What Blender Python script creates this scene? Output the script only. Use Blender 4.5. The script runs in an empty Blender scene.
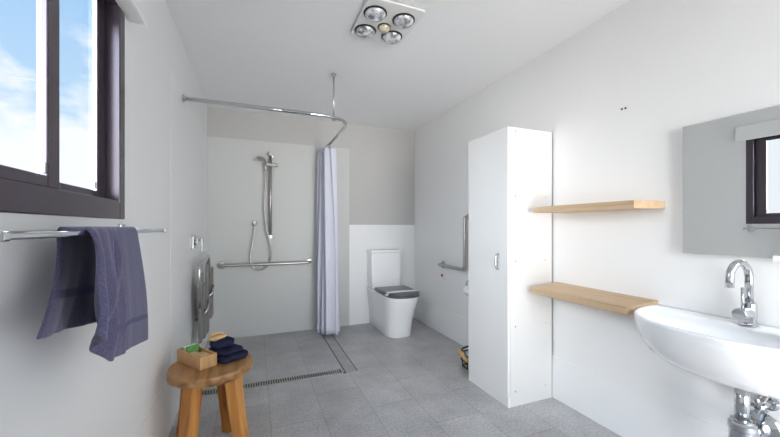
import bpy, bmesh, math, random
from mathutils import Vector, Matrix, noise
random.seed(7)
PI = math.pi
scn = bpy.context.scene
C = scn.collection
XL, XR, D, H, YN = -0.455, 1.905, 3.92, 2.405, -0.95      # the room: left, right, back, ceiling, wall behind

# ------------------------------------------------------------------ materials
def mat(name, col, rough=0.5, metal=0.0, spec=0.5, coat=0.0):
    m = bpy.data.materials.new(name); m.use_nodes = True
    b = m.node_tree.nodes['Principled BSDF']
    b.inputs['Base Color'].default_value = (*col, 1)
    b.inputs['Roughness'].default_value = rough
    b.inputs['Metallic'].default_value = metal
    b.inputs['Specular IOR Level'].default_value = spec
    b.inputs['Coat Weight'].default_value = coat
    return m

def nodes(m):
    return m.node_tree, m.node_tree.nodes, m.node_tree.links, m.node_tree.nodes['Principled BSDF']

def vary(m, c1, c2, scale=(8, 8, 8), detail=4, bump=0.0, lo=0.3, hi=0.7, wave=None, bump_scale=None):
    """two-tone procedural colour in object space, with an optional bump"""
    t, n, l, b = nodes(m)
    tc = n.new('ShaderNodeTexCoord'); mp = n.new('ShaderNodeMapping')
    mp.inputs['Scale'].default_value = scale
    l.new(tc.outputs['Object'], mp.inputs['Vector'])
    nz = n.new('ShaderNodeTexNoise'); nz.inputs['Scale'].default_value = 1.0
    nz.inputs['Detail'].default_value = detail
    l.new(mp.outputs['Vector'], nz.inputs['Vector'])
    r = n.new('ShaderNodeValToRGB')
    r.color_ramp.elements[0].position = lo; r.color_ramp.elements[0].color = (*c1, 1)
    r.color_ramp.elements[1].position = hi; r.color_ramp.elements[1].color = (*c2, 1)
    l.new(nz.outputs['Fac'], r.inputs['Fac']); l.new(r.outputs['Color'], b.inputs['Base Color'])
    if bump:
        bp = n.new('ShaderNodeBump'); bp.inputs['Strength'].default_value = bump
        bp.inputs['Distance'].default_value = 0.002
        if bump_scale:
            n2 = n.new('ShaderNodeTexNoise'); n2.inputs['Scale'].default_value = bump_scale
            l.new(tc.outputs['Object'], n2.inputs['Vector']); l.new(n2.outputs['Fac'], bp.inputs['Height'])
        else:
            l.new(nz.outputs['Fac'], bp.inputs['Height'])
        l.new(bp.outputs['Normal'], b.inputs['Normal'])
    return m

M = {}
M['wall'] = vary(mat('wall_paint', (.78, .78, .775), .55, spec=.3), (.835, .833, .828), (.855, .853, .848), (2, 2, 2), bump=.05, bump_scale=180)
M['wall_warm_shaded'] = vary(mat('wall_paint_warm_shaded', (.72, .71, .69), .6, spec=.3), (.515, .51, .50), (.535, .53, .52), (2, 2, 2), bump=.05, bump_scale=180)  # warm paint, darkened to stand in for shade on the back wall
M['panel'] = mat('wall_panel', (.85, .855, .855), .32, spec=.4)
M['lining'] = mat('shower_lining_shaded', (.61, .62, .61), .4, spec=.35)  # darker than the other panels: shower shade put into the colour
M['ceiling'] = vary(mat('ceiling_paint', (.78, .78, .78), .8, spec=.2), (.90, .90, .905), (.91, .91, .915), (1, 1, 1), bump=.05, bump_scale=150)
M['cabinet'] = mat('white_laminate', (.86, .86, .855), .3, spec=.45)
M['carcass'] = mat('white_carcass', (.765, .76, .75), .35, spec=.4)
M['ceramic'] = mat('white_ceramic', (.93, .935, .945), .10, spec=.5)
M['white_plastic'] = mat('white_plastic', (.84, .83, .81), .35)
M['paper'] = mat('white_paper', (.9, .9, .9), .6)
M['chrome'] = mat('chrome', (.56, .57, .59), .08, 1.0)
M['steel'] = vary(mat('brushed_steel', (.5, .48, .46), .34, .95), (.43, .415, .395), (.54, .52, .50), (40, 40, 40))
M['slat'] = vary(mat('dull_steel_slat', (.3, .29, .27), .45, .35), (.19, .18, .168), (.27, .255, .24), (40, 40, 6))
M['satin'] = mat('satin_aluminium', (.56, .57, .585), .27, 1.0)
M['frame'] = mat('window_dark_metal', (.070, .052, .070), .24, .35, .8)
M['dark'] = mat('black_rubber', (.02, .02, .022), .5)
M['hole'] = mat('dark_hole', (.05, .045, .04), .8)
M['gap'] = mat('grey_back_board', (.30, .28, .27), .7)
M['seat'] = mat('grey_toilet_seat', (.105, .108, .122), .3)
M['red'] = mat('red_button', (.42, .10, .05), .4)
M['mirror'] = mat('mirror_silver', (.86, .875, .87), .0, 1.0)
M['mirror_edge'] = mat('mirror_edge', (.80, .84, .83), .2)
M['bulb'] = mat('bulb_silver', (.78, .80, .84), .18, .85)
M['bulb_clear'] = vary(mat('bulb_front', (.7, .72, .75), .12, .35), (.22, .23, .25), (.93, .94, .96), (30, 30, 14), 3, lo=.36, hi=.6)
M['bulb_warm'] = vary(mat('bulb_front_warm', (.6, .5, .35), .15, .2), (.42, .33, .20), (.85, .78, .62), (30, 30, 14), 3)
M['green'] = vary(mat('green_sponge', (.1, .3, .08), .8), (.05, .22, .05), (.22, .46, .14), (60, 60, 60), bump=.4)
M['mint'] = mat('pale_green', (.55, .75, .50), .6)
M['tan'] = vary(mat('tan_wood', (.6, .4, .2), .5), (.52, .32, .15), (.70, .49, .27), (12, 90, 90))
M['bamboo'] = vary(mat('bamboo', (.5, .3, .14), .45), (.50, .29, .125), (.64, .41, .20), (70, 70, 9))
M['brush'] = vary(mat('brush_bristle', (.35, .24, .12), .9), (.28, .18, .08), (.48, .33, .17), (200, 200, 200), bump=.6)
M['navy'] = vary(mat('navy_cloth', (.02, .022, .06), .95, spec=.1), (.012, .013, .036), (.032, .034, .075), (180, 180, 180), bump=.8)
M['towel'] = vary(mat('towel_terry', (.1, .095, .17), .95, spec=.1), (.080, .074, .142), (.140, .132, .225), (260, 260, 260), bump=.9)
M['towel'].node_tree.nodes['Principled BSDF'].inputs['Sheen Weight'].default_value = .25
M['towel_band'] = mat('towel_band', (.125, .117, .205), .95, spec=.2)
M['curtain'] = mat('curtain_fabric', (.69, .70, .80), .8, spec=.2)
M['yellow'] = mat('yellow_plastic', (.74, .48, .20), .5)

def wood(name, c1, c2, c3, along, rough=.45, grain=55):
    m = mat(name, c2, rough)
    t, n, l, b = nodes(m)
    tc = n.new('ShaderNodeTexCoord'); mp = n.new('ShaderNodeMapping')
    s = [grain, grain, grain]; s['xyz'.index(along)] = grain * .05
    mp.inputs['Scale'].default_value = s
    l.new(tc.outputs['Object'], mp.inputs['Vector'])
    a = n.new('ShaderNodeTexNoise'); a.inputs['Scale'].default_value = .45; a.inputs['Detail'].default_value = 7; a.inputs['Distortion'].default_value = .6
    l.new(mp.outputs['Vector'], a.inputs['Vector'])
    r = n.new('ShaderNodeValToRGB'); e = r.color_ramp.elements
    e[0].position = .30; e[0].color = (*c1, 1); e[1].position = .68; e[1].color = (*c3, 1)
    k = e.new(.5); k.color = (*c2, 1)
    l.new(a.outputs['Fac'], r.inputs['Fac'])
    l.new(r.outputs['Color'], b.inputs['Base Color'])
    bp = n.new('ShaderNodeBump'); bp.inputs['Strength'].default_value = .25; bp.inputs['Distance'].default_value = .001
    l.new(a.outputs['Fac'], bp.inputs['Height']); l.new(bp.outputs['Normal'], b.inputs['Normal'])
    return m
M['oak'] = wood('light_oak', (.46, .315, .185), (.55, .39, .24), (.62, .455, .295), 'y', .5)
M['stool'] = wood('stool_wood_top', (.16, .070, .022), (.34, .168, .058), (.50, .285, .12), 'y', .42, 40)
M['stool_leg'] = wood('stool_wood_leg', (.24, .085, .018), (.55, .235, .055), (.70, .35, .10), 'z', .42, 40)

def floor_mat():
    m = mat('grey_floor_tiles', (.14, .14, .145), .42, spec=.45)
    t, n, l, b = nodes(m)
    tc = n.new('ShaderNodeTexCoord')
    mp = n.new('ShaderNodeMapping')
    mp.inputs['Location'].default_value = (-.395, -.26, 0)
    mp.inputs['Rotation'].default_value = (0, 0, 0)
    l.new(tc.outputs['Object'], mp.inputs['Vector'])
    # long joints run along y: swap x and y so that the brick rows run that way
    sp = n.new('ShaderNodeSeparateXYZ'); cb = n.new('ShaderNodeCombineXYZ')
    l.new(mp.outputs['Vector'], sp.inputs[0]); l.new(sp.outputs['Y'], cb.inputs['X']); l.new(sp.outputs['X'], cb.inputs['Y'])
    br = n.new('ShaderNodeTexBrick')
    br.inputs['Scale'].default_value = 1.0; br.inputs['Brick Width'].default_value = .606; br.inputs['Row Height'].default_value = .307
    br.inputs['Mortar Size'].default_value = .0022; br.inputs['Mortar Smooth'].default_value = .2; br.inputs['Bias'].default_value = 0
    br.offset = .5
    br.inputs['Color1'].default_value = (.92, .92, .92, 1); br.inputs['Color2'].default_value = (1.06, 1.06, 1.06, 1)
    br.inputs['Mortar'].default_value = (.62, .62, .62, 1)
    l.new(cb.outputs[0], br.inputs['Vector'])
    a = n.new('ShaderNodeTexNoise'); a.inputs['Scale'].default_value = 3.2; a.inputs['Detail'].default_value = 6; a.inputs['Roughness'].default_value = .65
    l.new(tc.outputs['Object'], a.inputs['Vector'])
    f = n.new('ShaderNodeTexNoise'); f.inputs['Scale'].default_value = 70; f.inputs['Detail'].default_value = 5; f.inputs['Roughness'].default_value = .8
    l.new(tc.outputs['Object'], f.inputs['Vector'])
    r1 = n.new('ShaderNodeValToRGB'); e = r1.color_ramp.elements
    e[0].position = .33; e[0].color = (.38, .374, .375, 1); e[1].position = .68; e[1].color = (.53, .526, .53, 1)
    l.new(a.outputs['Fac'], r1.inputs['Fac'])
    r2 = n.new('ShaderNodeValToRGB'); e = r2.color_ramp.elements
    e[0].position = .33; e[0].color = (.66, .66, .67, 1); e[1].position = .68; e[1].color = (1.26, 1.26, 1.26, 1)
    l.new(f.outputs['Fac'], r2.inputs['Fac'])
    def mul(a_, b_):
        x = n.new('ShaderNodeMix'); x.data_type = 'RGBA'; x.blend_type = 'MULTIPLY'; x.clamp_result = False
        x.inputs['Factor'].default_value = 1
        l.new(a_, x.inputs['A']); l.new(b_, x.inputs['B']); return x.outputs['Result']
    l.new(mul(mul(r1.outputs['Color'], r2.outputs['Color']), br.outputs['Color']), b.inputs['Base Color'])
    bp = n.new('ShaderNodeBump'); bp.inputs['Strength'].default_value = .25; bp.inputs['Distance'].default_value = .001
    l.new(f.outputs['Fac'], bp.inputs['Height']); l.new(bp.outputs['Normal'], b.inputs['Normal'])
    return m
M['floor'] = floor_mat()

def glass_mat():
    m = bpy.data.materials.new('window_glass'); m.use_nodes = True
    t = m.node_tree; n, l = t.nodes, t.links; n.clear()
    o = n.new('ShaderNodeOutputMaterial'); mx = n.new('ShaderNodeMixShader')
    tr = n.new('ShaderNodeBsdfTransparent'); tr.inputs['Color'].default_value = (.97, .985, 1, 1)
    g = n.new('ShaderNodeBsdfGlossy'); g.inputs['Roughness'].default_value = .0
    lw = n.new('ShaderNodeLayerWeight'); lw.inputs['Blend'].default_value = .5
    pw = n.new('ShaderNodeMath'); pw.operation = 'POWER'; pw.inputs[1].default_value = 5; l.new(lw.outputs['Facing'], pw.inputs[0])
    ml = n.new('ShaderNodeMath'); ml.operation = 'MULTIPLY_ADD'; ml.inputs[1].default_value = .12; ml.inputs[2].default_value = .008; l.new(pw.outputs[0], ml.inputs[0])
    l.new(ml.outputs[0], mx.inputs[0]); l.new(tr.outputs[0], mx.inputs[1]); l.new(g.outputs[0], mx.inputs[2]); l.new(mx.outputs[0], o.inputs[0])
    return m
M['glass'] = glass_mat()

# ------------------------------------------------------------------ mesh helpers
def nb(): return bmesh.new()

def world_loc(o):
    v = Vector((0, 0, 0))
    while o is not None:
        v = v + o.location; o = o.parent
    return v

def obj(name, bm, m, parent=None, smooth=False, local=False, bev=0, seg=2, solid=0, sub=0):
    """link a bmesh given in room coordinates as ONE mesh object; under a parent it is kept relative to it"""
    bmesh.ops.recalc_face_normals(bm, faces=bm.faces[:])
    me = bpy.data.meshes.new(name)
    if parent is not None and not local:
        bmesh.ops.translate(bm, vec=-world_loc(parent), verts=bm.verts[:])
    bm.to_mesh(me); bm.free()
    o = bpy.data.objects.new(name, me); C.objects.link(o)
    if isinstance(m, (list, tuple)):
        for k in m: me.materials.append(k)
    else:
        me.materials.append(m)
    if parent is not None: o.parent = parent
    if smooth:
        for p in me.polygons: p.use_smooth = True
    if solid:
        s = o.modifiers.new('Solidify', 'SOLIDIFY'); s.thickness = solid; s.offset = 0
    if bev:
        b = o.modifiers.new('Bevel', 'BEVEL'); b.width = bev; b.segments = seg; b.limit_method = 'ANGLE'; b.angle_limit = math.radians(40)
    if sub:
        s = o.modifiers.new('Subsurf', 'SUBSURF'); s.levels = sub; s.render_levels = sub
    return o

def tag(o, label=None, cat=None, group=None, kind=None):
    if label: o['label'] = label
    if cat: o['category'] = cat
    if group: o['group'] = group
    if kind: o['kind'] = kind
    return o

def thing(name, loc, label, cat, group=None):
    o = bpy.data.objects.new(name, None); o.empty_display_size = .05
    C.objects.link(o); o.location = loc
    return tag(o, label, cat, group)

def solo(name, bm, m, label, cat, loc=None, group=None, **k):
    """a thing that is a single mesh, with its origin at loc"""
    if loc is not None: bmesh.ops.translate(bm, vec=-Vector(loc), verts=bm.verts[:])
    o = obj(name, bm, m, None, **k)
    if loc is not None: o.location = loc
    return tag(o, label, cat, group)

def struct(name, bm, m, label, cat, **k):
    return tag(obj(name, bm, m, **k), label, cat, kind='structure')

def box(bm, a, b):
    x0, x1 = sorted((a[0], b[0])); y0, y1 = sorted((a[1], b[1])); z0, z1 = sorted((a[2], b[2]))
    v = [bm.verts.new(p) for p in ((x0,y0,z0),(x1,y0,z0),(x1,y1,z0),(x0,y1,z0),(x0,y0,z1),(x1,y0,z1),(x1,y1,z1),(x0,y1,z1))]
    for f in ((0,3,2,1),(4,5,6,7),(0,1,5,4),(1,2,6,5),(2,3,7,6),(3,0,4,7)): bm.faces.new([v[i] for i in f])
    return bm

def bx(a, b): return box(nb(), a, b)

def frame_of(d):
    d = d.normalized()
    u = d.cross(Vector((0, 0, 1)))
    if u.length < 1e-4: u = Vector((1, 0, 0))
    u.normalize(); return u, u.cross(d).normalized()

def tube(bm, pts, r, seg=12, cap=True):
    """round bar along a path; r may be one radius or one per point"""
    pts = [Vector(p) for p in pts]; n = len(pts)
    rs = r if isinstance(r, (list, tuple)) else [r] * n
    rings = []; u = None
    for i, p in enumerate(pts):
        d = (pts[min(i + 1, n - 1)] - pts[max(i - 1, 0)])
        if u is None: u, w = frame_of(d)
        else:
            dn = d.normalized(); u = (u - dn * u.dot(dn)).normalized(); w = u.cross(dn).normalized()
        rings.append([bm.verts.new(p + (u * math.cos(2*PI*k/seg) + w * math.sin(2*PI*k/seg)) * rs[i]) for k in range(seg)])
    for a, b in zip(rings, rings[1:]):
        for k in range(seg): bm.faces.new((a[k], a[(k+1) % seg], b[(k+1) % seg], b[k]))
    if cap: bm.faces.new(rings[0][::-1]); bm.faces.new(rings[-1])
    return bm

def fillet(pts, rad, n=8):
    """round the inner corners of a polyline"""
    pts = [Vector(p) for p in pts]; out = [pts[0]]
    for i in range(1, len(pts) - 1):
        p, a, b = pts[i], pts[i-1], pts[i+1]
        da, db = (a - p), (b - p); r = min(rad, da.length * .49, db.length * .49)
        s, e = p + da.normalized() * r, p + db.normalized() * r
        for k in range(n + 1):
            t = k / n; out.append(s * (1-t)**2 + p * 2*t*(1-t) + e * t*t)
    return out + [pts[-1]]

def spline(pts, n=10):
    """Catmull-Rom through points"""
    p = [Vector(q) for q in pts]; p = [p[0]*2 - p[1]] + p + [p[-1]*2 - p[-2]]; out = []
    for i in range(1, len(p) - 2):
        for k in range(n):
            t = k / n
            out.append(.5 * ((2*p[i]) + (p[i+1]-p[i-1])*t + (2*p[i-1]-5*p[i]+4*p[i+1]-p[i+2])*t*t + (3*p[i]-p[i-1]-3*p[i+1]+p[i+2])*t**3))
    return out + [p[-2]]

def lathe(bm, prof, at, axis='z', seg=32):
    """profile of (radius, height) turned about an axis through at"""
    at = Vector(at)
    def pos(r, h, a):
        c, s = r*math.cos(a), r*math.sin(a)
        if isinstance(axis, Vector):
            u, w = frame_of(axis); return at + axis.normalized()*h + u*c + w*s
        return at + {'z': Vector((c, s, h)), 'x': Vector((h, c, s)), 'y': Vector((c, h, s))}[axis]
    rings = []
    for r, h in prof:
        rings.append([bm.verts.new(pos(0, h, 0))] if r < 1e-6 else [bm.verts.new(pos(r, h, 2*PI*k/seg)) for k in range(seg)])
    for a, b in zip(rings, rings[1:]):
        for k in range(seg):
            k2 = (k+1) % seg
            if len(a) == 1 and len(b) == 1: continue
            if len(a) == 1: bm.faces.new((a[0], b[k], b[k2]))
            elif len(b) == 1: bm.faces.new((a[k], b[0], a[k2]))
            else: bm.faces.new((a[k], b[k], b[k2], a[k2]))
    for r_, flag in ((rings[0], 1), (rings[-1], 0)):
        if len(r_) > 2: bm.faces.new(r_)
    return bm

def loft(bm, rings, cap0=True, cap1=True, closed=True):
    R = [[bm.verts.new(p) for p in r] for r in rings]; n = len(R[0])
    for a, b in zip(R, R[1:]):
        for k in range(n if closed else n - 1): bm.faces.new((a[k], a[(k+1) % n], b[(k+1) % n], b[k]))
    if cap0: bm.faces.new(R[0][::-1])
    if cap1: bm.faces.new(R[-1])
    return bm

def rrect(cx, cy, w, h, r, n=6):
    """rounded rectangle outline as 2-D points"""
    out = []
    for sx, sy, a0 in ((1, 1, 0), (-1, 1, PI/2), (-1, -1, PI), (1, -1, 1.5*PI)):
        for k in range(n + 1):
            a = a0 + PI/2*k/n
            out.append((cx + sx*(w/2 - r) + r*math.cos(a), cy + sy*(h/2 - r) + r*math.sin(a)))
    return out

# ------------------------------------------------------------------ the room
struct('floor', bx((XL-.1, YN-.1, -.08), (XR+.1, D+.1, 0)), M['floor'], 'mottled grey stone-look floor tiles', 'floor')
struct('ceiling', bx((XL-.1, YN-.1, H), (XR+.1, D+.1, H+.1)), M['ceiling'], 'plain white ceiling', 'ceiling')
WY0, WY1, WZ0, WZ1 = .64, 1.54, 1.198, 2.03               # window opening in the left wall
bm = nb()
box(bm, (XL-.082, YN-.1, 0), (XL, WY0, H)); box(bm, (XL-.082, WY1, 0), (XL, D+.1, H))
box(bm, (XL-.082, WY0, 0), (XL, WY1, WZ0)); box(bm, (XL-.082, WY0, WZ1), (XL, WY1, H))
struct('wall_left', bm, M['wall'], 'white wall with the dark window', 'wall')
struct('wall_back', bx((XL, D, 0), (XR, D+.1, H)), M['wall_warm_shaded'], 'white back wall behind shower and toilet', 'wall')
struct('wall_right', bx((XR, YN-.1, 0), (XR+.1, D+.1, H)), M['wall'], 'white wall with mirror, basin and shelves', 'wall')
bm = nb()                                                   # wall behind the camera, with an opening added to let in fill light
DX0, DX1, DZ1 = .70, 1.80, 2.10
box(bm, (XL, YN-.1, 0), (DX0, YN, H)); box(bm, (DX1, YN-.1, 0), (XR, YN, H)); box(bm, (DX0, YN-.1, DZ1), (DX1, YN, H))
struct('wall_rear', bm, M['wall'], 'wall behind the camera with an added opening for fill light', 'wall')

# wall linings and their joints
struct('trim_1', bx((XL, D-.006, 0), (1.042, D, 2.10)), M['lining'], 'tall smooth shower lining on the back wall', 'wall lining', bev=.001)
struct('trim_2', bx((1.042, D-.005, 0), (XR, D, 1.197)), M['panel'], 'low smooth lining behind the toilet', 'wall lining', bev=.002)
struct('trim_3', bx((XL, 2.29, 0), (XL+.0016, D, 2.085)), M['panel'], 'tall smooth shower lining on the left wall', 'wall lining', bev=.0006, seg=1)
struct('baseboard_left', bx((XL, YN, 0), (XL+.005, 2.29, .322)), M['wall'], 'low flat white board along the left wall', 'baseboard', bev=.002)
struct('baseboard_right', bx((XR-.007, YN, 0), (XR, D, .285)), M['panel'], 'low flat white board along the right wall', 'baseboard', bev=.002)
struct('trim_4', bx((XL, WY1, WZ0-.012), (XL+.004, WY1+.014, WZ1+.012)), M['panel'], 'thin white trim beside the window', 'trim')

# ------------------------------------------------------------------ window_1
win = bpy.data.objects.new('window_1', None); C.objects.link(win); win.location = (XL, (WY0+WY1)/2, WZ0)
tag(win, 'dark metal framed sliding window in the left wall', 'window', kind='structure')
FX = XL - .002
def ring_yz(bm, x0, x1, y0, y1, z0, z1, ll, rr, bb, tt):
    box(bm, (x0, y0, z0), (x1, y0+ll, z1)); box(bm, (x0, y1-rr, z0), (x1, y1, z1))
    box(bm, (x0, y0+ll, z0), (x1, y1-rr, z0+bb)); box(bm, (x0, y0+ll, z1-tt), (x1, y1-rr, z1)); return bm
bm = ring_yz(nb(), FX-.075, FX+.006, WY0, WY1, WZ0, WZ1, .05, .05, .066, .066)
obj('window_frame', bm, M['frame'], win, bev=.003)
bm = ring_yz(nb(), FX-.016, FX-.001, WY0+.05, 1.104, WZ0+.066, WZ1-.066, .05, .054, .028, .028)
s1 = obj('sliding_sash', bm, M['frame'], win, bev=.003)
bm = ring_yz(nb(), FX-.050, FX-.036, 1.108, WY1-.05, WZ0+.066, WZ1-.066, .078, .068, .028, .028)
s2 = obj('fixed_sash', bm, M['frame'], win, bev=.003)
obj('glass_pane', bx((FX-.0145, WY0+.10, WZ0+.094), (FX-.0125, 1.05, WZ1-.094)), M['glass'], s1)
obj('glass_pane', bx((FX-.0485, 1.186, WZ0+.094), (FX-.0465, WY1-.118, WZ1-.094)), M['glass'], s2)
obj('white_strip', bx((FX-.0464, WY1-.1205, WZ0+.094), (FX-.037, WY1-.117, WZ1-.094)), M['paper'], s2)  # thin white strip on the stile side, beside the glass
obj('latch', bx((FX-.012, 1.044, WZ0+.10), (FX-.003, 1.0505, WZ0+.125)), M['satin'], s1, bev=.002)
obj('latch', bx((FX-.046, WY1-.128, WZ0+.10), (FX-.038, WY1-.1215, WZ0+.125)), M['satin'], s2, bev=.002)

# blind pelmet above the window
p = thing('blind_pelmet', (XL, 1.1, 1.96), 'long white blind pelmet on the wall over the top of the window', 'blind pelmet')
obj('cover', bx((XL, .58, 1.962), (XL+.060, 1.592, 2.085)), M['wall'], p, bev=.004)
obj('rail', bx((XL+.052, .585, 1.952), (XL+.062, 1.590, 1.962)), M['paper'], p, bev=.001)
obj('end_hook', tube(nb(), fillet([(XL+.045, 1.590, 2.075), (XL+.045, 1.600, 2.06), (XL+.045, 1.600, 2.035), (XL+.045, 1.590, 2.02)], .008), .0035), M['white_plastic'], p, smooth=True)

# ------------------------------------------------------------------ towel rail and towel
BX = XL + .133; BXR = XL + .055; BZ = 1.157
r = thing('towel_rail', (XL, 1.12, BZ), 'chrome double towel rail on the wall under the window', 'towel rail')
obj('bar', bx((BX-.006, .622, BZ-.0055), (BX+.006, 1.505, BZ+.0055)), M['chrome'], r, bev=.003)
obj('bar', bx((BXR-.006, .622, BZ-.0055), (BXR+.006, 1.505, BZ+.0055)), M['chrome'], r, bev=.003)
for y in (.622, 1.505):
    b = obj('bracket', bx((XL, y-.008, BZ-.0072), (BX+.009, y+.008, BZ+.0072)), M['chrome'], r, bev=.003)
    obj('wall_plate', bx((XL, y-.022, BZ-.024), (XL+.01, y+.022, BZ+.024)), M['chrome'], b, bev=.003)

def towel():
    NU, NV = 48, 84
    def f(u, v):
        # v runs: up the rear sheet, across both bars, down the front sheet
        ry, fy = .965 + .235*u, .858 + .286*u
        ryb, fyb = .762 + .300*u, .842 + .388*u
        rl, w = .185, .090
        fl = .205 + .085*u/.2 if u < .2 else .29 + .045*(u-.2)/.8
        TT = rl + w + .33
        s = v*TT
        if s < rl:
            t = 1 - s/rl
            z = BZ + .0045 - (rl + .045*u)*t; y = ry + (ryb-ry)*t**2.1
            x = BXR - .004 + .050*t*t*(1-.4*u) + .008*math.sin(8*u+.9)*t + .003*math.sin(21*u)*t
        elif s < rl + w:
            t = (s-rl)/w
            x = BXR - .004 + (BX - BXR + .014)*t; y = ry + (fy-ry)*t
            z = BZ + .011 - .004*math.sin(PI*t)
        else:
            t = (s-rl-w)/.33
            z = BZ + .0045 - fl*t; y = fy + (fyb-fy)*t**1.25
            e = math.exp(-u*4.5)
            fold = .020*math.sin(34*u+.4)*e + .010*math.exp(-((u-.40-.05*t)/.03)**2) - .008*math.exp(-((u-.46-.05*t)/.03)**2)
            cu_ = (u - (.40 - .30*t))
            fold += (.016*math.exp(-((cu_+.035)/.030)**2) - .026*math.exp(-(cu_/.022)**2) + .012*math.exp(-((cu_-.05)/.035)**2))*(1-.65*t)
            x = BX + .011 + .010*math.sin(PI*min(1, t*.9)) + (fold + .004*math.sin(6.5*u+.5))*min(1, .25+t*1.2)
            y += .010*math.sin(9*t)*e
        return Vector((x, y, z))
    bm = nb(); g = [[bm.verts.new(f(i/NU, j/NV)) for i in range(NU+1)] for j in range(NV+1)]
    for j in range(NV):
        for i in range(NU):
            fc = bm.faces.new((g[j][i], g[j][i+1], g[j+1][i+1], g[j+1][i]))
            if j in (7, 8) or j in (NV-12, NV-11): fc.material_index = 1
    return bm
solo('bath_towel', towel(), [M['towel'], M['towel_band']], 'slate purple bath towel draped over the double rail below the window', 'towel', (BX, 1.05, BZ), smooth=True, solid=.009, sub=1)

# ------------------------------------------------------------------ stool and what lies on it
SX, SY, SZ = -.212, 2.015, .45
st = thing('wooden_stool', (SX, SY, 0), 'rustic round wooden stool with chunky legs by the left wall', 'stool')
bm = nb(); rings = []
N = 56
for (f_, z) in ((.90, SZ-.05), (.97, SZ-.046), (1.0, SZ-.034), (1.0, SZ-.012), (.985, SZ-.003), (.955, SZ)):
    rg = []
    for k in range(N):
        a = 2*PI*k/N
        q = 1 + .022*noise.noise(Vector((2.2*math.cos(a), 2.2*math.sin(a), 1.3))) + .014*noise.noise(Vector((7*math.cos(a), 7*math.sin(a), z*30)))
        rg.append((SX + .203*f_*q*math.cos(a), SY + .203*f_*q*math.sin(a), z))
    rings.append(rg)
loft(bm, rings); obj('seat', bm, M['stool'], st, smooth=False, bev=0)
for ang in (63, -24, -130, 152):
    a = math.radians(ang); rt, rb = .110, .165
    T = Vector((SX + rt*math.cos(a), SY + rt*math.sin(a), SZ-.048)); B = Vector((SX + rb*math.cos(a), SY + rb*math.sin(a), 0))
    bm = nb(); rings = []
    for i in range(6):
        t = i/5; p = B.lerp(T, t); w = .060 + .008*t
        rings.append([(p.x + math.cos(a)*qx - math.sin(a)*qy, p.y + math.sin(a)*qx + math.cos(a)*qy, p.z)
                      for qx, qy in rrect(.002*math.sin(7*t+ang), 0, w, w*1.08, .010, 3)])
    loft(bm, rings); obj('leg', bm, M['stool_leg'], st, smooth=False)

# wooden tray with a sponge, a brush and a soap in it
A = Vector((-.256, 1.922, SZ)); ex = Vector((.066, .046, 0)).normalized(); ey = Vector((-ex.y, ex.x, 0))
def tp(x, y, z): return A + ex*x + ey*y + Vector((0, 0, z))
def obox(bm, x0, x1, y0, y1, z0, z1):
    v = [bm.verts.new(tp(*q)) for q in ((x0,y0,z0),(x1,y0,z0),(x1,y1,z0),(x0,y1,z0),(x0,y0,z1),(x1,y0,z1),(x1,y1,z1),(x0,y1,z1))]
    for f in ((0,3,2,1),(4,5,6,7),(0,1,5,4),(1,2,6,5),(2,3,7,6),(3,0,4,7)): bm.faces.new([v[i] for i in f])
    return bm
TW, TL, TH = .088, .235, .064
box_t = thing('wooden_box', tp(TW/2, TL/2, 0), 'small open bamboo box on the wooden stool', 'box')
obj('base', obox(nb(), .008, TW-.008, .008, TL-.008, 0, .008), M['bamboo'], box_t)
obj('side', obox(nb(), 0, .008, 0, TL, 0, TH), M['bamboo'], box_t, bev=.0015)
obj('side', obox(nb(), TW-.008, TW, 0, TL, 0, TH), M['bamboo'], box_t, bev=.0015)
obj('side', obox(nb(), .008, TW-.008, 0, .008, 0, TH), M['bamboo'], box_t, bev=.0015)
obj('side', obox(nb(), .008, TW-.008, TL-.008, TL, 0, TH), M['bamboo'], box_t, bev=.0015)
sp = thing('sponge', tp(.03, .19, .008), 'green sponge with a paler side standing in the bamboo box', 'sponge')
obj('scourer', obox(nb(), .012, .074, .145, .165, .008, .086), M['green'], sp, bev=.004)
obj('foam', obox(nb(), .012, .074, .165, .195, .008, .083), M['mint'], sp, bev=.005)
solo('small_bottle', lathe(nb(), [(.013, 0), (.014, .004), (.014, .06), (.011, .066), (0, .067)], tp(.04, .211, .008), seg=20), M['dark'],
     'dark little bottle at the far end of the bamboo box', 'bottle', tuple(tp(.04, .211, .008)), smooth=True)
br = thing('nail_brush', tp(.045, .085, .01), 'tan wooden brush lying in the bamboo box', 'brush')
bm = nb(); loft(bm, [[tp(.030 + q[0], .078 + q[1], z) for q in rrect(0, 0, .034*f_, .12*f_, .016*f_, 5)] for f_, z in ((.9, .034), (1, .040), (1, .052), (.9, .060), (.5, .063))])
obj('back', bm, M['tan'], br, smooth=True)
bm = nb(); loft(bm, [[tp(.030 + q[0], .078 + q[1], z) for q in rrect(0, 0, .028, .11, .012, 5)] for z in (.009, .034)])
obj('bristles', bm, M['brush'], br)
bm = nb(); loft(bm, [[tp(.063 + q[0], .075 + q[1], z) for q in rrect(0, 0, .026*f_, .085*f_, .009*f_, 5)] for f_, z in ((.85, .008), (1, .014), (1, .046), (.85, .054), (.4, .056))])
solo('soap_bar', bm, M['tan'], 'long tan soap bar beside the brush in the bamboo box', 'soap', tuple(tp(.063, .075, .008)), smooth=True)

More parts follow.
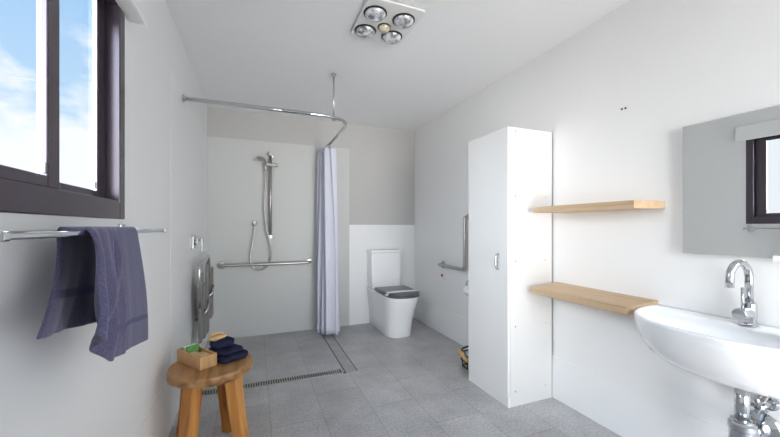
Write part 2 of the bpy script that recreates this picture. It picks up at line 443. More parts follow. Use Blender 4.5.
# folded navy cloth with a wooden brush on it
def fold_layer(cx, cy, w, l, z0, z1, rot, seed):
    bm = nb(); rings = []
    for i, (f_, t) in enumerate(((.86, 0), (.97, .15), (1.0, .5), (.97, .85), (.84, 1.0), (.45, 1.06))):
        rg = []
        for qx, qy in rrect(0, 0, w*f_, l*f_, .035*f_, 8):
            d = noise.noise(Vector((qx*16, qy*16, seed)))*.007
            c, s = math.cos(rot), math.sin(rot)
            x, y = cx + qx*c - qy*s + d, cy + qx*s + qy*c + d
            rg.append((x, y, z0 + (z1-z0)*t + ((noise.noise(Vector((x*24, y*24, seed)))*.012 - .10*abs(qy)*(1 if seed > 2 else .4)*t) if t > .1 else 0)))
        rings.append(rg)
    return loft(bm, rings)
cl = thing('folded_cloth', (-.145, 2.075, SZ), 'dark navy folded wash cloth on the stool beside the bamboo box', 'cloth')
obj('lower_fold', fold_layer(-.140, 2.070, .160, .190, SZ, SZ+.034, .61, 1.0), M['navy'], cl, smooth=True, sub=1)
obj('middle_fold', fold_layer(-.150, 2.075, .140, .160, SZ+.033, SZ+.060, .61, 4.0), M['navy'], cl, smooth=True, sub=1)
obj('upper_fold', fold_layer(-.172, 2.100, .115, .120, SZ+.060, SZ+.100, .45, 7.0), M['navy'], cl, smooth=True, sub=1)
wb = thing('wooden_brush', (-.190, 2.09, SZ+.103), 'pale wooden body brush lying on top of the navy cloth', 'brush')
def blob(cx, cy, w, l, z0, z1, rot, r=.02):
    bm = nb(); c, s = math.cos(rot), math.sin(rot)
    return loft(bm, [[(cx + x*c - y*s, cy + x*s + y*c, z) for x, y in rrect(0, 0, w*f_, l*f_, r*f_, 6)] for f_, z in ((.8, z0), (1, z0+(z1-z0)*.25), (1, z0+(z1-z0)*.7), (.85, z1-(z1-z0)*.08), (.5, z1))])
obj('body', blob(-.192, 2.085, .05, .10, SZ+.103, SZ+.124, -.75), M['tan'], wb, smooth=True)
obj('handle', tube(nb(), spline([(-.232, 2.06, SZ+.127), (-.202, 2.075, SZ+.137), (-.167, 2.10, SZ+.127)], 6), .007, 8), M['tan'], wb, smooth=True)

# ------------------------------------------------------------------ shower: seat, mixer, rail, grab bar
SHX = XL + .0016
fs = thing('shower_bench', (SHX, 3.28, .30), 'steel framed fold-up shower seat flat against the left wall', 'shower seat')
SX0 = SHX + .058
ys = (2.93, 3.74); 
pts = fillet([(SX0, 2.93, .55), (SX0, 2.93, .872), (SX0+.010, 3.40, .912), (SX0+.010, 3.44, .72)], .04)
obj('seat_frame', tube(nb(), pts, .015, 12), M['satin'], fs, smooth=True)
for k, (ya, yb, za, zb) in enumerate(((2.955, 3.10, .27, .80), (3.14, 3.25, .25, .70), (3.28, 3.40, .25, .86), (3.47, 3.66, .33, .79))):
    x = SX0 + (.0, .004, .008, .014)[k]
    bm = nb(); loft(bm, [[(x + dx, y_, z_) for y_, z_ in rrect((ya+yb)/2, (za+zb)/2, yb-ya, zb-za, .02, 4)] for dx in (-.010, .010)])
    obj('slat', bm, M['slat'], fs, bev=.003)
for y, z in ((3.10, .52), (3.42, .60)):
    obj('hinge_arm', tube(nb(), fillet([(SHX+.012, y, z-.10), (SX0+.035, y, z-.03), (SX0+.035, y+.10, z+.03)], .03), .011, 10), M['satin'], fs, smooth=True)
for y in (3.19, 3.47):
    obj('wall_bracket', bx((SHX, y-.03, .42), (SX0-.006, y+.03, .66)), M['steel'], fs, bev=.003)

mx = thing('shower_mixer', (SHX, 3.03, 1.05), 'square chrome shower mixer plate on the left shower wall', 'shower mixer')
obj('plate', bx((SHX-.002, 2.965, 1.0), (SHX+.016, 3.085, 1.10)), M['chrome'], mx, bev=.004)
obj('body', lathe(nb(), [(.024, .014), (.024, .026), (.020, .029), (0, .029)], (SHX, 3.025, 1.05), 'x', 24), M['chrome'], mx, smooth=False)
obj('lever', bx((SHX+.027, 3.018, 1.03), (SHX+.035, 3.032, 1.085)), M['chrome'], mx, bev=.003)
hk = thing('robe_hook', (SHX, 3.24, 1.06), 'small chrome hook right of the shower mixer plate', 'hook')
obj('base', lathe(nb(), [(.022, -.002), (.022, .008), (.018, .011), (0, .011)], (SHX, 3.24, 1.062), 'x', 20), M['chrome'], hk)
obj('peg', lathe(nb(), [(.008, .008), (.008, .018), (.013, .020), (.013, .026), (0, .027)], (SHX, 3.24, 1.062), 'x', 16), M['chrome'], hk)
hk2 = thing('wall_hook', (SHX, 3.47, 1.03), 'slim long chrome hook on the left shower wall nearest the corner', 'hook')
obj('stem', bx((SHX, 3.455, .95), (SHX+.012, 3.475, 1.07)), M['satin'], hk2, bev=.003)
obj('tip', tube(nb(), fillet([(SHX+.006, 3.465, .96), (SHX+.022, 3.465, .945), (SHX+.024, 3.465, .97)], .01), .005, 10), M['chrome'], hk2, smooth=True)

BY = D - .006                                               # face of the lining on the back wall
sh = thing('shower_rail', (.15, BY, 1.0), 'steel hand shower on a vertical slide rail on the back wall', 'shower')
RX = .155; RY = BY - .05
obj('slide_bar', tube(nb(), [(RX, RY, 1.045), (RX, RY, 1.955)], .015, 16), M['steel'], sh, smooth=True)
for z in (1.955, 1.065):
    m_ = obj('bar_mount', lathe(nb(), [(.020, -.072), (.022, -.066), (.022, -.012), (.036 if z > 1.5 else .022, -.010), (.036 if z > 1.5 else .022, 0)], (RX, BY, z), 'y', 24), M['steel'], sh)
obj('slider', bx((RX-.055, RY-.022, 1.828), (RX+.05, RY+.018, 1.854)), M['steel'], sh, bev=.006)
obj('clamp_knob', lathe(nb(), [(.014, 0), (.016, .004), (.016, .03), (0, .033)], (RX+.045, RY, 1.840), 'x', 16), M['steel'], sh)
hs = obj('hand_shower', tube(nb(), spline([(RX-.05, RY-.02, 1.77), (RX-.05, RY-.035, 1.83), (RX-.058, RY-.06, 1.865), (RX-.085, RY-.09, 1.885)], 5), [.012]*10 + [.014]*6, 12), M['steel'], sh, smooth=True)
hd = nb(); lathe(hd, [(.012, .012), (.035, .006), (.045, -.004), (.044, -.012), (0, -.013)], (RX-.095, RY-.10, 1.885), Vector((.25, .35, 1)), 24)
obj('spray_head', hd, M['steel'], hs, smooth=False)
EX, EZ = -.003, 1.213
obj('hose', tube(nb(), spline([(EX, BY-.05, EZ-.02), (EX-.005, BY-.05, 1.13), (EX-.035, BY-.05, .93), (EX-.045, BY-.05, .82), (EX-.01, BY-.05, .735), (.05, BY-.052, .71), (.12, BY-.055, .745), (.165, BY-.065, .87), (.15, BY-.075, 1.00), (.115, BY-.075, 1.15), (.095, BY-.07, 1.40), (RX-.05, BY-.07, 1.66), (RX-.05, RY-.02, 1.77)], 8), .0075, 8), M['steel'], sh, smooth=True)
el = obj('wall_elbow', lathe(nb(), [(.017, -.056), (.019, -.05), (.019, -.02), (.028, -.012), (.028, 0)], (EX, BY, EZ), 'y', 20), M['steel'], sh)
obj('outlet', tube(nb(), [(EX, BY-.045, EZ), (EX, BY-.05, EZ-.035)], .011, 12), M['chrome'], el, smooth=True)

def grab(name, path, ends, loc, label, rad=.016):
    g = thing(name, loc, label, 'grab rail')
    obj('bar', tube(nb(), fillet(path, .045), rad, 14), M['steel'], g, smooth=True)
    for e, n_ in ends:
        obj('flange', lathe(nb(), [(.041, 0), (.041, .006), (.036, .010), (.018, .012)], e, n_, 28), M['steel'], g)
    return g
gz = .772; gy = BY - .062
grab('grab_rail', [(-.325, BY-.004, gz), (-.325, gy, gz), (.575, gy, gz), (.575, BY-.004, gz)], [((-.325, BY, gz), Vector((0, -1, 0))), ((.575, BY, gz), Vector((0, -1, 0)))],
     (.125, BY, gz), 'straight steel grab rail across the back shower wall')
gx = XR - .062
grab('grab_rail', [(XR-.004, 3.20, .765), (gx, 3.20, .765), (gx, 2.71, .765), (gx, 2.71, 1.268), (XR-.004, 2.71, 1.268)],
     [((XR, 3.20, .765), Vector((-1, 0, 0))), ((XR, 2.71, 1.268), Vector((-1, 0, 0)))], (XR, 2.71, .765), 'bent L shaped steel grab rail beside the toilet', .0165)

# curtain rail and curtain
RZ = 2.040; CX = .728; CY = 2.64
cr = thing('curtain_rail', (CX, CY, RZ), 'chrome curved curtain rail around the shower, hung from the ceiling', 'curtain rail')
path = fillet([(XL, CY, RZ), (CX, CY, RZ), (CX, BY, RZ)], .27, 16)
obj('rail', tube(nb(), path, .014, 12), M['chrome'], cr, smooth=True)
hx, hy = .590, 2.70
obj('ceiling_rod', tube(nb(), [(hx, hy, RZ+.01), (hx, hy, H)], .0065, 10), M['satin'], cr, smooth=True)
obj('ceiling_cap', lathe(nb(), [(.020, 0), (.020, -.012), (.008, -.03)], (hx, hy, H), 'z', 20), M['steel'], cr)
obj('clamp', lathe(nb(), [(.012, -.016), (.016, -.012), (.016, .02), (.009, .028)], (hx, hy, RZ), 'z', 16), M['satin'], cr)
obj('wall_flange', lathe(nb(), [(.026, 0), (.026, .006), (.013, .02)], (XL, CY, RZ), 'x', 24), M['chrome'], cr)
obj('wall_flange', lathe(nb(), [(.026, 0), (.026, -.006), (.013, -.02)], (CX, BY, RZ), 'y', 24), M['chrome'], cr)
def curtain():
    NU, NV = 150, 40; bm = nb(); g = []
    for j in range(NV+1):
        t = j/NV; z = 2.018 - (2.018-.03)*t; row = []
        for i in range(NU+1):
            u = i/NU
            amp = .062 + .030*t**.8
            ph = 2*PI*4.5*u + .5*math.sin(3*u+2*t)
            x = CX + .004 + .018*t + amp*math.sin(ph)*(1-.25*math.sin(5*u+1)) + .010*math.sin(11*u*PI+3*t)
            y = 3.50 + .36*u + .012*math.cos(2*ph) - .02*t*math.sin(3*u)
            if t > .93: x += (t-.93)*.12*math.sin(17*u)
            row.append(bm.verts.new((x, min(y, BY-.02), z + (.010*math.sin(9*u) if t > .97 else 0))))
        g.append(row)
    for a, b in zip(g, g[1:]):
        for i in range(NU): bm.faces.new((a[i], a[i+1], b[i+1], b[i]))
    return bm
cu = thing('shower_curtain', (CX, 3.68, RZ), 'white shower curtain gathered at the back wall end of the rail', 'curtain')
obj('fabric', curtain(), M['curtain'], cu, smooth=True, solid=.0015)
for k in range(7):
    y = 3.52 + k*.053
    obj('ring', tube(nb(), [(CX + .017*math.cos(a), y, RZ - .005 + .021*math.sin(a)) for a in [2*PI*i/16 for i in range(17)]], .0022, 6, cap=False), M['white_plastic'], cu, smooth=True)

# floor grates
gr = thing('floor_drain', (.17, 2.695, 0), 'long slotted steel grate across the shower floor', 'floor drain')
gy0, gy1 = 2.655, 2.735
bm = nb(); box(bm, (XL+.006, gy0, 0), (.655, gy0+.006, .004)); box(bm, (XL+.006, gy1-.006, 0), (.655, gy1, .004)); box(bm, (.649, gy0, 0), (.655, gy1, .004))
obj('frame', bm, M['steel'], gr)
obj('channel', bx((XL+.006, gy0+.006, 0), (.649, gy1-.006, .0008)), M['dark'], gr)
bm = nb(); n_ = 62
for k in range(n_):
    x = XL + .014 + k*(1.085/n_)
    if x + .009 < .649: box(bm, (x, gy0+.006, .001), (x+.0085, gy1-.006, .0035))
sl = obj('slats', bm, M['steel'], gr); sl['kind'] = 'stuff'
g2 = thing('floor_channel', (.70, 3.28, 0), 'tile filled drain channel running under the curtain', 'floor drain')
obj('edge', bx((.672, gy0, 0), (.679, BY-.001, .003)), M['dark'], g2)
obj('edge', bx((.770, gy0, 0), (.777, BY-.001, .003)), M['dark'], g2)
obj('insert', bx((.679, gy0, 0), (.770, BY-.001, .0025)), vary(mat('channel_tile', (.2, .2, .2), .45), (.32, .315, .31), (.40, .395, .39), (9, 9, 9)), g2)
obj('end_stop', bx((.658, gy0-.012, 0), (.679, gy0, .004)), M['dark'], g2)

# ------------------------------------------------------------------ toilet
TX = 1.442
def dshape(hw, yf, yb, ex=2.6, n=22, x0=TX, straight=None):
    """closed plan outline: straight back, sides, rounded front"""
    s = straight if straight is not None else hw*1.15
    out = [(x0-hw, yb), (x0+hw, yb)]
    yc = yf + s
    for k in range(n+1):
        a = PI*k/n; c, sn = math.cos(a), math.sin(a)
        out.append((x0 + hw*math.copysign(abs(c)**(2/ex), c), yc - s*abs(sn)**(2/ex)))
    return out
to = thing('toilet', (TX, 3.5, 0), 'white toilet with grey seat against the back wall', 'toilet')
YB = D - .005
bm = nb(); rings = []
for z, hw, yf in ((0, .146, 3.262), (.012, .148, 3.258), (.10, .152, 3.245), (.22, .160, 3.215), (.33, .172, 3.165), (.40, .180, 3.125), (.435, .183, 3.112), (.445, .178, 3.118)):
    rings.append([(x, y, z) for x, y in dshape(hw, yf, YB, 2.5)])
loft(bm, rings); obj('pan', bm, M['ceramic'], to, smooth=True, bev=.004)
bm = nb(); o1 = dshape(.187, 3.10, 3.60, 2.6)
loft(bm, [[(x, y, z) for x, y in dshape(.187*f_, 3.10+.01*(1-f_)*20, 3.60, 2.6)] for f_, z in ((.97, .446), (1, .450), (1, .462), (.98, .465))])
ts = obj('seat_ring', bm, M['seat'], to, smooth=True, bev=.002)
bm = nb(); loft(bm, [[(x, y, z) for x, y in dshape(.186*f_, 3.102+.2*(1-f_), 3.62-.2*(1-f_), 2.6)] for f_, z in ((.97, .4665), (1, .471), (1, .482), (.97, .488), (.85, .491))])
obj('lid', bm, M['seat'], to, smooth=True, bev=.002)
for x in (TX-.08, TX+.08):
    obj('hinge', tube(nb(), [(x-.025, 3.63, .47), (x+.025, 3.63, .47)], .013, 14), M['chrome'], to, smooth=True)
bm = nb(); loft(bm, [[(x, y, z) for x, y in rrect(TX+.008, 3.83, .368*f_, .165*f_, .012, 4)] for f_, z in ((.94, .446), (.97, .50), (1, .60), (1, .862))])
obj('cistern', bm, M['ceramic'], to, smooth=False, bev=.003)
bm = nb(); loft(bm, [[(x, y, z) for x, y in rrect(TX+.008, 3.828, .378*f_, .175*f_, .014, 4)] for f_, z in ((.985, .864), (1, .868), (1, .886), (.985, .894))])
ld = obj('cistern_lid', bm, M['ceramic'], to, bev=.002)
obj('flush_button', lathe(nb(), [(.028, 0), (.028, .006), (.024, .010), (0, .010)], (TX-.01, 3.80, .894), 'z', 24), M['chrome'], ld)
# paper band over the closed lid
bm = nb(); ptsb = []
for k in range(25):
    u = -1 + 2*k/24; x = TX + .190*u
    ptsb.append((x, 3.245 - .035*u*u*0, .4925 + .004*math.cos(u*PI/2) - (.030 if abs(u) > .985 else 0)))
loft(bm, [[(x, y-.042, z) for x, y, z in ptsb], [(x, y+.042, z) for x, y, z in ptsb]], False, False, closed=False)
solo('paper_band', bm, M['paper'], 'white paper band laid across the grey toilet lid', 'paper band', (TX, 3.245, .49), solid=.0008)

# emergency button, toilet roll, hanging basket behind the cabinet
eb = thing('call_button', (XR, 3.19, .643), 'white wall plate with a red button below the L shaped rail', 'call button')
obj('plate', bx((XR-.008, 3.125, .605), (XR+.002, 3.265, .680)), M['white_plastic'], eb, bev=.003)
obj('button', lathe(nb(), [(.017, -.008), (.017, -.014), (.013, -.017), (0, -.017)], (XR, 3.215, .643), 'x', 24), M['red'], eb)
tr = thing('toilet_roll_holder', (XR, 2.62, .66), 'chrome toilet roll holder on the right wall behind the cabinet', 'toilet roll holder')
obj('base', lathe(nb(), [(.024, 0), (.024, -.006), (.02, -.01), (0, -.01)], (XR, 2.66, .665), 'x', 24), M['chrome'], tr)
obj('arm', tube(nb(), fillet([(XR-.008, 2.66, .665), (XR-.075, 2.66, .665), (XR-.075, 2.66, .60), (XR-.075, 2.52, .60)], .02), .006, 10), M['chrome'], tr, smooth=True)
tp_ = thing('toilet_roll', (XR-.075, 2.59, .59), 'white toilet roll on the chrome holder', 'toilet roll')
obj('paper', lathe(nb(), [(.020, 2.54), (.048, 2.54), (.050, 2.545), (.050, 2.635), (.048, 2.64), (.020, 2.64), (.020, 2.54)], (XR-.075, 0, .585), 'y', 32), M['paper'], tp_)

bk = thing('wire_basket', (1.70, 2.33, 0), 'black wire basket with a wooden grip on the floor behind the cabinet', 'basket')
bx0, bx1, by0, by1 = 1.60, 1.80, 2.22, 2.44
for z, g_ in ((.008, .015), (.06, .007), (.115, 0)):
    q = [(x, y, z) for x, y in rrect((bx0+bx1)/2, (by0+by1)/2, bx1-bx0-2*g_, by1-by0-2*g_, .03, 4)]
    obj('hoop', tube(nb(), q + [q[0]], .006, 8, cap=False), M['dark'], bk, smooth=True)
for x, y in ((bx0, 2.26), (bx0, 2.33), (bx0, 2.40), (bx0+.06, by1), (bx0+.12, by1), (bx1-.05, by1), (bx0+.06, by0), (bx1-.05, by0)):
    gx_ = .015 if x < 1.62 else 0; gy_ = -.015 if y > 2.43 else (.015 if y < 2.23 else 0)
    obj('upright', tube(nb(), [(x+gx_, y+gy_, .008), (x, y, .115)], .005, 8), M['dark'], bk, smooth=True)
obj('carry_loop', tube(nb(), spline([(bx0+.005, 2.40, .115), (bx0+.02, 2.41, .150), (bx0+.08, 2.38, .172), (bx0+.15, 2.34, .165), (bx1-.005, 2.30, .115)], 6), .008, 8), M['dark'], bk, smooth=True)
obj('grip', tube(nb(), [(bx0-.010, 2.425, .135), (bx0-.006, 2.30, .085)], .017, 12), M['yellow'], bk, smooth=True)
bt = thing('bottle', (1.655, 2.32, .012), 'pale green bottle standing in the black wire basket', 'bottle')
obj('body', lathe(nb(), [(.022, .012), (.026, .017), (.026, .09), (.012, .108), (.012, .112)], (1.655, 2.31, 0), 'z', 24), M['mint'], bt, smooth=True)
obj('cap', lathe(nb(), [(.014, .112), (.014, .130), (0, .132)], (1.655, 2.31, 0), 'z', 20), M['paper'], bt)

# ------------------------------------------------------------------ tall cabinet
CX0, CX1, CY0, CY1, CZ = 1.515, 1.897, 1.743, 2.178, 1.82
cb = thing('tall_cabinet', ((CX0+CX1)/2, (CY0+CY1)/2, 0), 'tall narrow white storage cabinet against the right wall', 'cabinet')
x1 = CX1 - .005
obj('side_panel', bx((CX0+.019, CY0, 0), (x1, CY0+.016, CZ)), M['carcass'], cb, bev=.001)
obj('side_panel', bx((CX0+.019, CY1-.016, 0), (x1, CY1, CZ)), M['carcass'], cb, bev=.001)
obj('top_panel', bx((CX0+.019, CY0+.016, CZ-.016), (x1, CY1-.016, CZ)), M['cabinet'], cb)
obj('bottom_panel', bx((CX0+.019, CY0+.016, .07), (x1, CY1-.016, .086)), M['cabinet'], cb)
obj('plinth', bx((CX0+.003, CY0, 0), (CX0+.019, CY1, .068)), M['cabinet'], cb, bev=.001)
obj('back_board', bx((x1, CY0+.001, .0), (CX1+.0005, CY1-.001, CZ-.002)), M['gap'], cb)
dr = obj('door', bx((CX0, CY0+.001, .071), (CX0+.017, CY1-.001, CZ-.001)), M['cabinet'], cb, bev=.0015)
hy_ = 1.832
obj('handle', tube(nb(), spline([(CX0+.002, hy_, .992), (CX0-.018, hy_, .985), (CX0-.028, hy_, .94), (CX0-.018, hy_, .895), (CX0+.002, hy_, .888)], 6), [.005]*6+[.006]*12+[.005]*7, 10), M['chrome'], dr, smooth=True)
for x in (1.578, 1.836):
    for z in (1.795, 1.372, .945, .52, .096):
        obj('cam_hole', lathe(nb(), [(.0042 if x < 1.7 else .0034, 0), (.0042 if x < 1.7 else .0034, -.0008), (0, -.0008)], (x, CY0, z), 'y', 12), M['hole'] if x < 1.7 else M['gap'], cb)

# ------------------------------------------------------------------ shelves, wall plugs, mirror
def shelf(zf, zb, y0, y1, label):
    t = .038; bm = nb()
    loft(bm, [[(1.67, y0, zf), (XR, y0, zb), (XR, y0, zb-t), (1.67, y0, zf-t)], [(1.67, y1, zf), (XR, y1, zb), (XR, y1, zb-t), (1.67, y1, zf-t)]])
    return solo('wall_shelf', bm, M['oak'], label, 'shelf', (XR, (y0+y1)/2, zb), bev=.001)
shelf(1.298, 1.300, 1.060, 1.682, 'upper light oak floating shelf between cabinet and mirror')
shelf(.780, .797, 1.090, 1.712, 'lower light oak floating shelf just left of the basin')
for k, (y, z) in enumerate(((1.274, 1.829), (1.254, 1.828))):
    solo('wall_plug', lathe(nb(), [(.0085, -.001), (.0085, 0), (.0045, .0), (.0045, -.0012), (0, -.0012)] if 0 else [(.006, 0), (.006, -.0012), (.0035, -.002), (0, -.002)], (XR, y, z), 'x', 16), M['hole'],
         ('left' if k == 0 else 'right') + ' one of two little dark plugs in the wall above the upper shelf', 'wall plug', (XR, y, z))

mi = thing('wall_mirror', (XR-.010, .967, 1.345), 'large frameless mirror on the wall above the basin', 'mirror')
mi.rotation_euler = (0, 0, 0)
ML, MH = .82, .592
bm = bx((-.004, -ML, -MH/2), (.0, 0, MH/2))
obj('glass', bm, M['mirror'], mi, local=True)
bm = nb(); box(bm, (.0, -ML-.002, -MH/2-.002), (.006, .002, MH/2+.002))
obj('backing', bm, M['mirror_edge'], mi, local=True)
obj('clip', bx((-.008, -.32, -MH/2-.012), (.006, -.295, -MH/2+.010)), M['white_plastic'], mi, local=True, bev=.003)
mi.rotation_euler.z = math.radians(1.5)
mi.location.x = XR - .030

# ------------------------------------------------------------------ basin, tap, waste
WYC, WW, WD, WZ = .752, .348, .402, .765
def bowl_outline(w, d, y_c=WYC, ex=2.45, n=36, back=XR):
    out = []
    for k in range(n+1):
        a = PI*k/n; c, s = math.cos(a), math.sin(a)
        out.append((back - d*abs(s)**(2/ex), y_c + w*math.copysign(abs(c)**(2/ex), c)))
    return out
ba = thing('wash_basin', (XR, WYC, .56), 'white wall-hung basin below the mirror', 'basin')
bm = nb(); rings = []
prof = [(.20, .175, .556), (.235, .215, .560), (.275, .275, .580), (.308, .325, .615), (.332, .368, .665), (.345, .395, .725), (.348, .402, .755), (.3465, .4, .762), (.343, .396, .765)]
BS = lambda z: .556 + (z-.556)*1.06
for w, d, z in prof: rings.append([(x, y, BS(z)) for x, y in bowl_outline(w, d)])
# inner bowl: the inside outline stands clear of the wall by a tap deck
def inner(w, d0, d1, z, ex=2.5, n=36):
    xc, hd = XR - (d0+d1)/2, (d1-d0)/2; out = []
    for k in range(n+1):
        a = PI*k/n; c, s = math.cos(a), math.sin(a)
        out.append((xc, 0, 0)); out[-1] = (XR - (d0 + (d1-d0)*abs(s)**(2/ex)), WYC + w*math.copysign(abs(c)**(2/ex), c), .556 + (z-.556)*1.06)
    return out
rings += [inner(.335, .0, .388, .7655), inner(.328, .03, .380, .764), inner(.318, .105, .370, .752), inner(.30, .115, .352, .715), inner(.26, .125, .315, .670), inner(.18, .14, .265, .645), inner(.08, .165, .225, .640)]
R = [[bm.verts.new(p) for p in r] for r in rings]; n_ = len(R[0])
for a, b in zip(R, R[1:]):
    for k in range(n_): bm.faces.new((a[k], a[(k+1) % n_], b[(k+1) % n_], b[k]))
bm.faces.new(R[0][::-1]); bm.faces.new(R[-1])
obj('bowl', bm, M['ceramic'], ba, smooth=True)
obj('waste_ring', lathe(nb(), [(.032, .646), (.032, .651), (.02, .652), (0, .649)], (XR-.195, WYC, 0), 'z', 24), M['chrome'], ba)

tx, ty, tz = 1.848, .728, .777
tap = thing('basin_tap', (tx, ty, tz), 'chrome gooseneck mixer tap on the back of the basin', 'tap')
obj('base', lathe(nb(), [(.030, 0), (.030, .006), (.024, .010), (.0235, .085), (.020, .092), (.014, .094)], (tx, ty, tz), 'z', 28), M['chrome'], tap, smooth=False)
sp_ = [(tx, ty, tz+.09), (tx, ty, tz+.190)]
for k in range(1, 15):
    a = PI*k/14; sp_.append((tx - .056 + .056*math.cos(a), ty + .012*(1-math.cos(a))/2, tz + .190 + .060*math.sin(a)))
sp_.append((tx - .113, ty+.012, tz+.155))
obj('spout', tube(nb(), sp_, .0135, 18), M['chrome'], tap, smooth=True)
hd_ = Vector((-1, 0, 0)).normalized()
hb = obj('handle_body', lathe(nb(), [(.022, 0), (.0235, .01), (.0235, .072), (.021, .077), (0, .078)], (tx, ty, tz+.048), hd_, 28), M['chrome'], tap, smooth=False)
e_ = Vector((tx, ty, tz+.048)) + hd_*.048
obj('lever', tube(nb(), [e_, e_ + Vector((0, 0, .105))], .0055, 12), M['chrome'], hb, smooth=True)

wt = thing('bottle_trap', (1.755, .711, .33), 'chrome bottle trap under the basin', 'drain trap')
wx, wy = 1.755, .711
obj('tail_pipe', tube(nb(), [(wx, wy, .42), (wx, wy, .557)], .0225, 24), M['chrome'], wt, smooth=True)
obj('nut', lathe(nb(), [(.038, .385), (.041, .389), (.041, .410), (.034, .416), (.034, .424), (.024, .428)], (wx, wy, 0), 'z', 32), M['chrome'], wt)
obj('bottle', lathe(nb(), [(0, .245), (.024, .248), (.035, .26), (.038, .27), (.038, .385), (.037, .386)], (wx, wy, 0), 'z', 32), M['chrome'], wt, smooth=False)
obj('outlet_pipe', tube(nb(), [(wx+.02, wy, .355), (XR, wy, .355)], .019, 20), M['chrome'], wt, smooth=True)
obj('outlet_nut', lathe(nb(), [(.027, .038), (.027, .062), (.02, .066)], (wx, wy, .355), 'x', 24), M['chrome'], wt)
obj('wall_flange', lathe(nb(), [(.062, 0), (.062, -.006), (.056, -.014), (.032, -.024), (.022, -.034)], (XR, wy, .362), 'x', 32), M['chrome'], wt, smooth=False)
vx_, vy_, vz_ = XR, .690, .470
vl = thing('stop_valve', (vx_, vy_, vz_), 'small chrome stop valve on the wall under the basin', 'valve')
obj('wall_rose', lathe(nb(), [(.03, 0), (.03, -.004), (.022, -.010), (.012, -.012)], (vx_, vy_, vz_), 'x', 24), M['chrome'], vl)
obj('body', lathe(nb(), [(.012, -.01), (.014, -.02), (.014, -.06), (.010, -.064)], (vx_, vy_, vz_), 'x', 20), M['chrome'], vl)
bm = nb()
for k in range(5):
    a = 2*PI*k/5; tube(bm, [(vx_-.078, vy_, vz_), (vx_-.078, vy_ + .026*math.cos(a), vz_ + .026*math.sin(a))], [.008, .009], 10)
lathe(bm, [(.015, -.062), (.017, -.07), (.017, -.085), (.012, -.092), (0, -.092)], (vx_, vy_, vz_), 'x', 20)
obj('knob', bm, M['chrome'], vl)
obj('hose', tube(nb(), spline([(vx_-.045, vy_, vz_+.01), (vx_-.045, vy_-.01, vz_+.05), (vx_-.06, vy_-.005, vz_+.092)], 6), .006, 10), M['steel'], vl, smooth=True)

# ------------------------------------------------------------------ ceiling heater
hx0, hy0 = .730, 1.890
ht = thing('heat_lamp_panel', (hx0, hy0, H), 'square white ceiling heater panel with four heat lamps and one light', 'ceiling heater')
bm = nb(); loft(bm, [[(x, y, z) for x, y in rrect(hx0, hy0, .338*f_, .385*f_, .025, 6)] for f_, z in ((1.0, H-.010), (1.01, H-.013), (1.0, H-.018), (.98, H-.020))])
obj('cover', bm, M['white_plastic'], ht, bev=.001)
obj('body', bx((hx0-.155, hy0-.178, H-.010), (hx0+.155, hy0+.178, H)), M['gap'], ht)
hz = H - .020
def lamp(x, y, r, warm=False):
    c = obj('lamp_recess_shadow' if not warm else 'light_recess_shadow', lathe(nb(), [(r*1.13, hz+.001), (r*1.13, hz-.004), (r*1.02, hz-.006), (r*1.02, hz-.001)], (x, y, 0), 'z', 36), M['dark'] , ht)  # dark ring coloured in for the recess shadow around each bulb
    b = obj('heat_lamp' if not warm else 'light_bulb', lathe(nb(), [(r*1.0, hz), (r*.99, hz-.012), (r*.90, hz-.020), (r*.70, hz-.027), (r*.4, hz-.031), (0, hz-.033)], (x, y, 0), 'z', 36), M['bulb_warm'] if warm else M['bulb_clear'], ht, smooth=True)
    if warm: c['label'] = 'small dark ring for the recess shadow round the warm centre light'; b['label'] = 'small warm tinted centre bulb'
for sx in (-1, 1):
    for sy in (-1, 1): lamp(.722 + .088*sx, 1.905 + .092*sy, .059)
lamp(.728, 1.918, .036, True)

# ------------------------------------------------------------------ sky and light
w = bpy.data.worlds.new('sky'); scn.world = w; w.use_nodes = True
n, l = w.node_tree.nodes, w.node_tree.links; n.clear()
out = n.new('ShaderNodeOutputWorld'); bg = n.new('ShaderNodeBackground'); l.new(bg.outputs[0], out.inputs[0])
tc = n.new('ShaderNodeTexCoord')
nm = n.new('ShaderNodeVectorMath'); nm.operation = 'NORMALIZE'; l.new(tc.outputs['Generated'], nm.inputs[0])
sep = n.new('ShaderNodeSeparateXYZ'); l.new(nm.outputs[0], sep.inputs[0])
def math_(op, a, b=None, clamp=False):
    k = n.new('ShaderNodeMath'); k.operation = op; k.use_clamp = clamp
    for i, v in enumerate((a, b)):
        if v is None: continue
        if isinstance(v, (int, float)): k.inputs[i].default_value = v
        else: l.new(v, k.inputs[i])
    return k.outputs[0]
def ramp(fac, stops):
    r = n.new('ShaderNodeValToRGB'); e = r.color_ramp.elements
    e[0].position, e[0].color = stops[0][0], (*stops[0][1], 1); e[1].position, e[1].color = stops[-1][0], (*stops[-1][1], 1)
    for p_, c_ in stops[1:-1]:
        k = e.new(p_); k.color = (*c_, 1)
    l.new(fac, r.inputs[0]); return r.outputs[0]
def mix(f, a, b):
    k = n.new('ShaderNodeMix'); k.data_type = 'RGBA'; l.new(f, k.inputs['Factor'])
    for v, s_ in ((a, 'A'), (b, 'B')):
        if isinstance(v, tuple): k.inputs[s_].default_value = (*v, 1)
        else: l.new(v, k.inputs[s_])
    return k.outputs['Result']
blue = ramp(sep.outputs['Z'], [(0.0, (1, 1, 1)), (.14, (.80, .86, .90)), (.24, (.44, .60, .76)), (.5, (.30, .49, .73))])
mp = n.new('ShaderNodeMapping'); mp.inputs['Scale'].default_value = (7, 7, 12); mp.inputs['Location'].default_value = (.3, 1.7, .55)
l.new(nm.outputs[0], mp.inputs[0])
cn = n.new('ShaderNodeTexNoise'); cn.inputs['Scale'].default_value = 1.0; cn.inputs['Detail'].default_value = 7; cn.inputs['Roughness'].default_value = .58
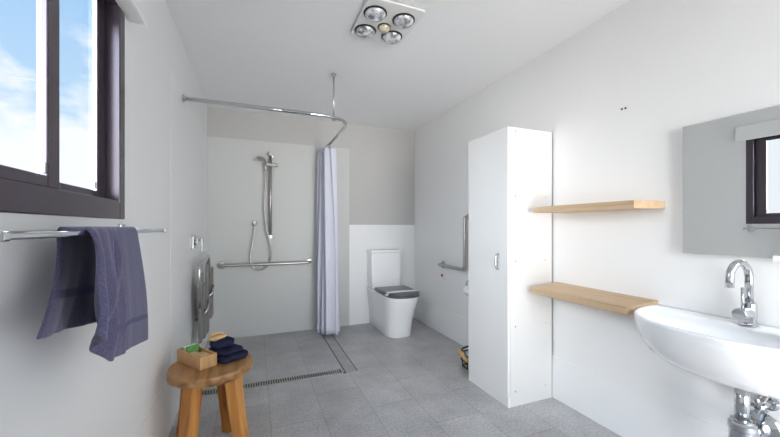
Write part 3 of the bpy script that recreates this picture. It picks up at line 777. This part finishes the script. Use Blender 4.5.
l.new(mp.outputs[0], cn.inputs['Vector'])
# more cloud low down, clearer higher up
cov = math_('SUBTRACT', math_('ADD', cn.outputs['Fac'], .33), math_('MULTIPLY', sep.outputs['Z'], 1.05))
cl_ = ramp(cov, [(.44, (0, 0, 0)), (.62, (1, 1, 1))])
sky = mix(cl_, blue, (.80, .81, .83))
# bright hazy sky towards the sun, west of the window plus an added fill lobe behind the camera
def lobe(v, lo, hi):
    d = n.new('ShaderNodeVectorMath'); d.operation = 'DOT_PRODUCT'; l.new(nm.outputs[0], d.inputs[0]); d.inputs[1].default_value = Vector(v).normalized()
    m_ = n.new('ShaderNodeMapRange'); m_.interpolation_type = 'SMOOTHSTEP'; m_.inputs['From Min'].default_value = lo; m_.inputs['From Max'].default_value = hi
    l.new(d.outputs['Value'], m_.inputs['Value']); return m_.outputs[0]
g1 = lobe((-1, -.62, .42), .70, .98)
g2_ = lobe((-.02, -1, .04), .75, .985)
sky = mix(math_('MAXIMUM', g1, g2_), sky, (.90, .95, 1.0))
ground = mix(g2_, (.75, .74, .72), (2.2, 2.16, 2.08))  # ground behind the camera brightened to lift the ceiling
below = math_('LESS_THAN', sep.outputs['Z'], 0.0)
sky = mix(below, sky, ground)
l.new(sky, bg.inputs['Color'])
WEST, REAR = 12.3, 3.0
stg = math_('ADD', math_('ADD', math_('MULTIPLY', g1, WEST), math_('MULTIPLY', g2_, REAR)), .62)
l.new(stg, bg.inputs['Strength'])

def portal(name, loc, rot, sx, sy):
    d = bpy.data.lights.new(name, 'AREA'); d.shape = 'RECTANGLE'; d.size = sx; d.size_y = sy; d.cycles.is_portal = True
    o = bpy.data.objects.new(name, d); C.objects.link(o); o.location = loc; o.rotation_euler = rot; return o
portal('daylight_window', (XL-.10, (WY0+WY1)/2, (WZ0+WZ1)/2), (0, -PI/2, 0), WZ1-WZ0, WY1-WY0)
portal('daylight_fill_opening', ((DX0+DX1)/2, YN-.11, DZ1/2), (PI/2, 0, 0), DX1-DX0, DZ1)  # portal for the added opening behind the camera

# ------------------------------------------------------------------ camera and view
cam = bpy.data.cameras.new('camera'); co = bpy.data.objects.new('camera', cam); C.objects.link(co)
co.location = (0, 0, 1.17); co.rotation_euler = (PI/2, 0, -math.atan(135/338))
cam.sensor_width = 36; cam.lens = 338/780*36; cam.shift_y = 8.5/780; cam.clip_start = .02
scn.camera = co
scn.view_settings.view_transform = 'Standard'; scn.view_settings.look = 'None'
scn.view_settings.gamma = 1; scn.view_settings.use_curve_mapping = False
scn.view_settings.exposure = 1.1
scn.cycles.max_bounces = 14; scn.cycles.diffuse_bounces = 8; scn.cycles.glossy_bounces = 6; scn.cycles.transparent_max_bounces = 12
scn.cycles.caustics_reflective = False
scn.cycles.use_denoising = True
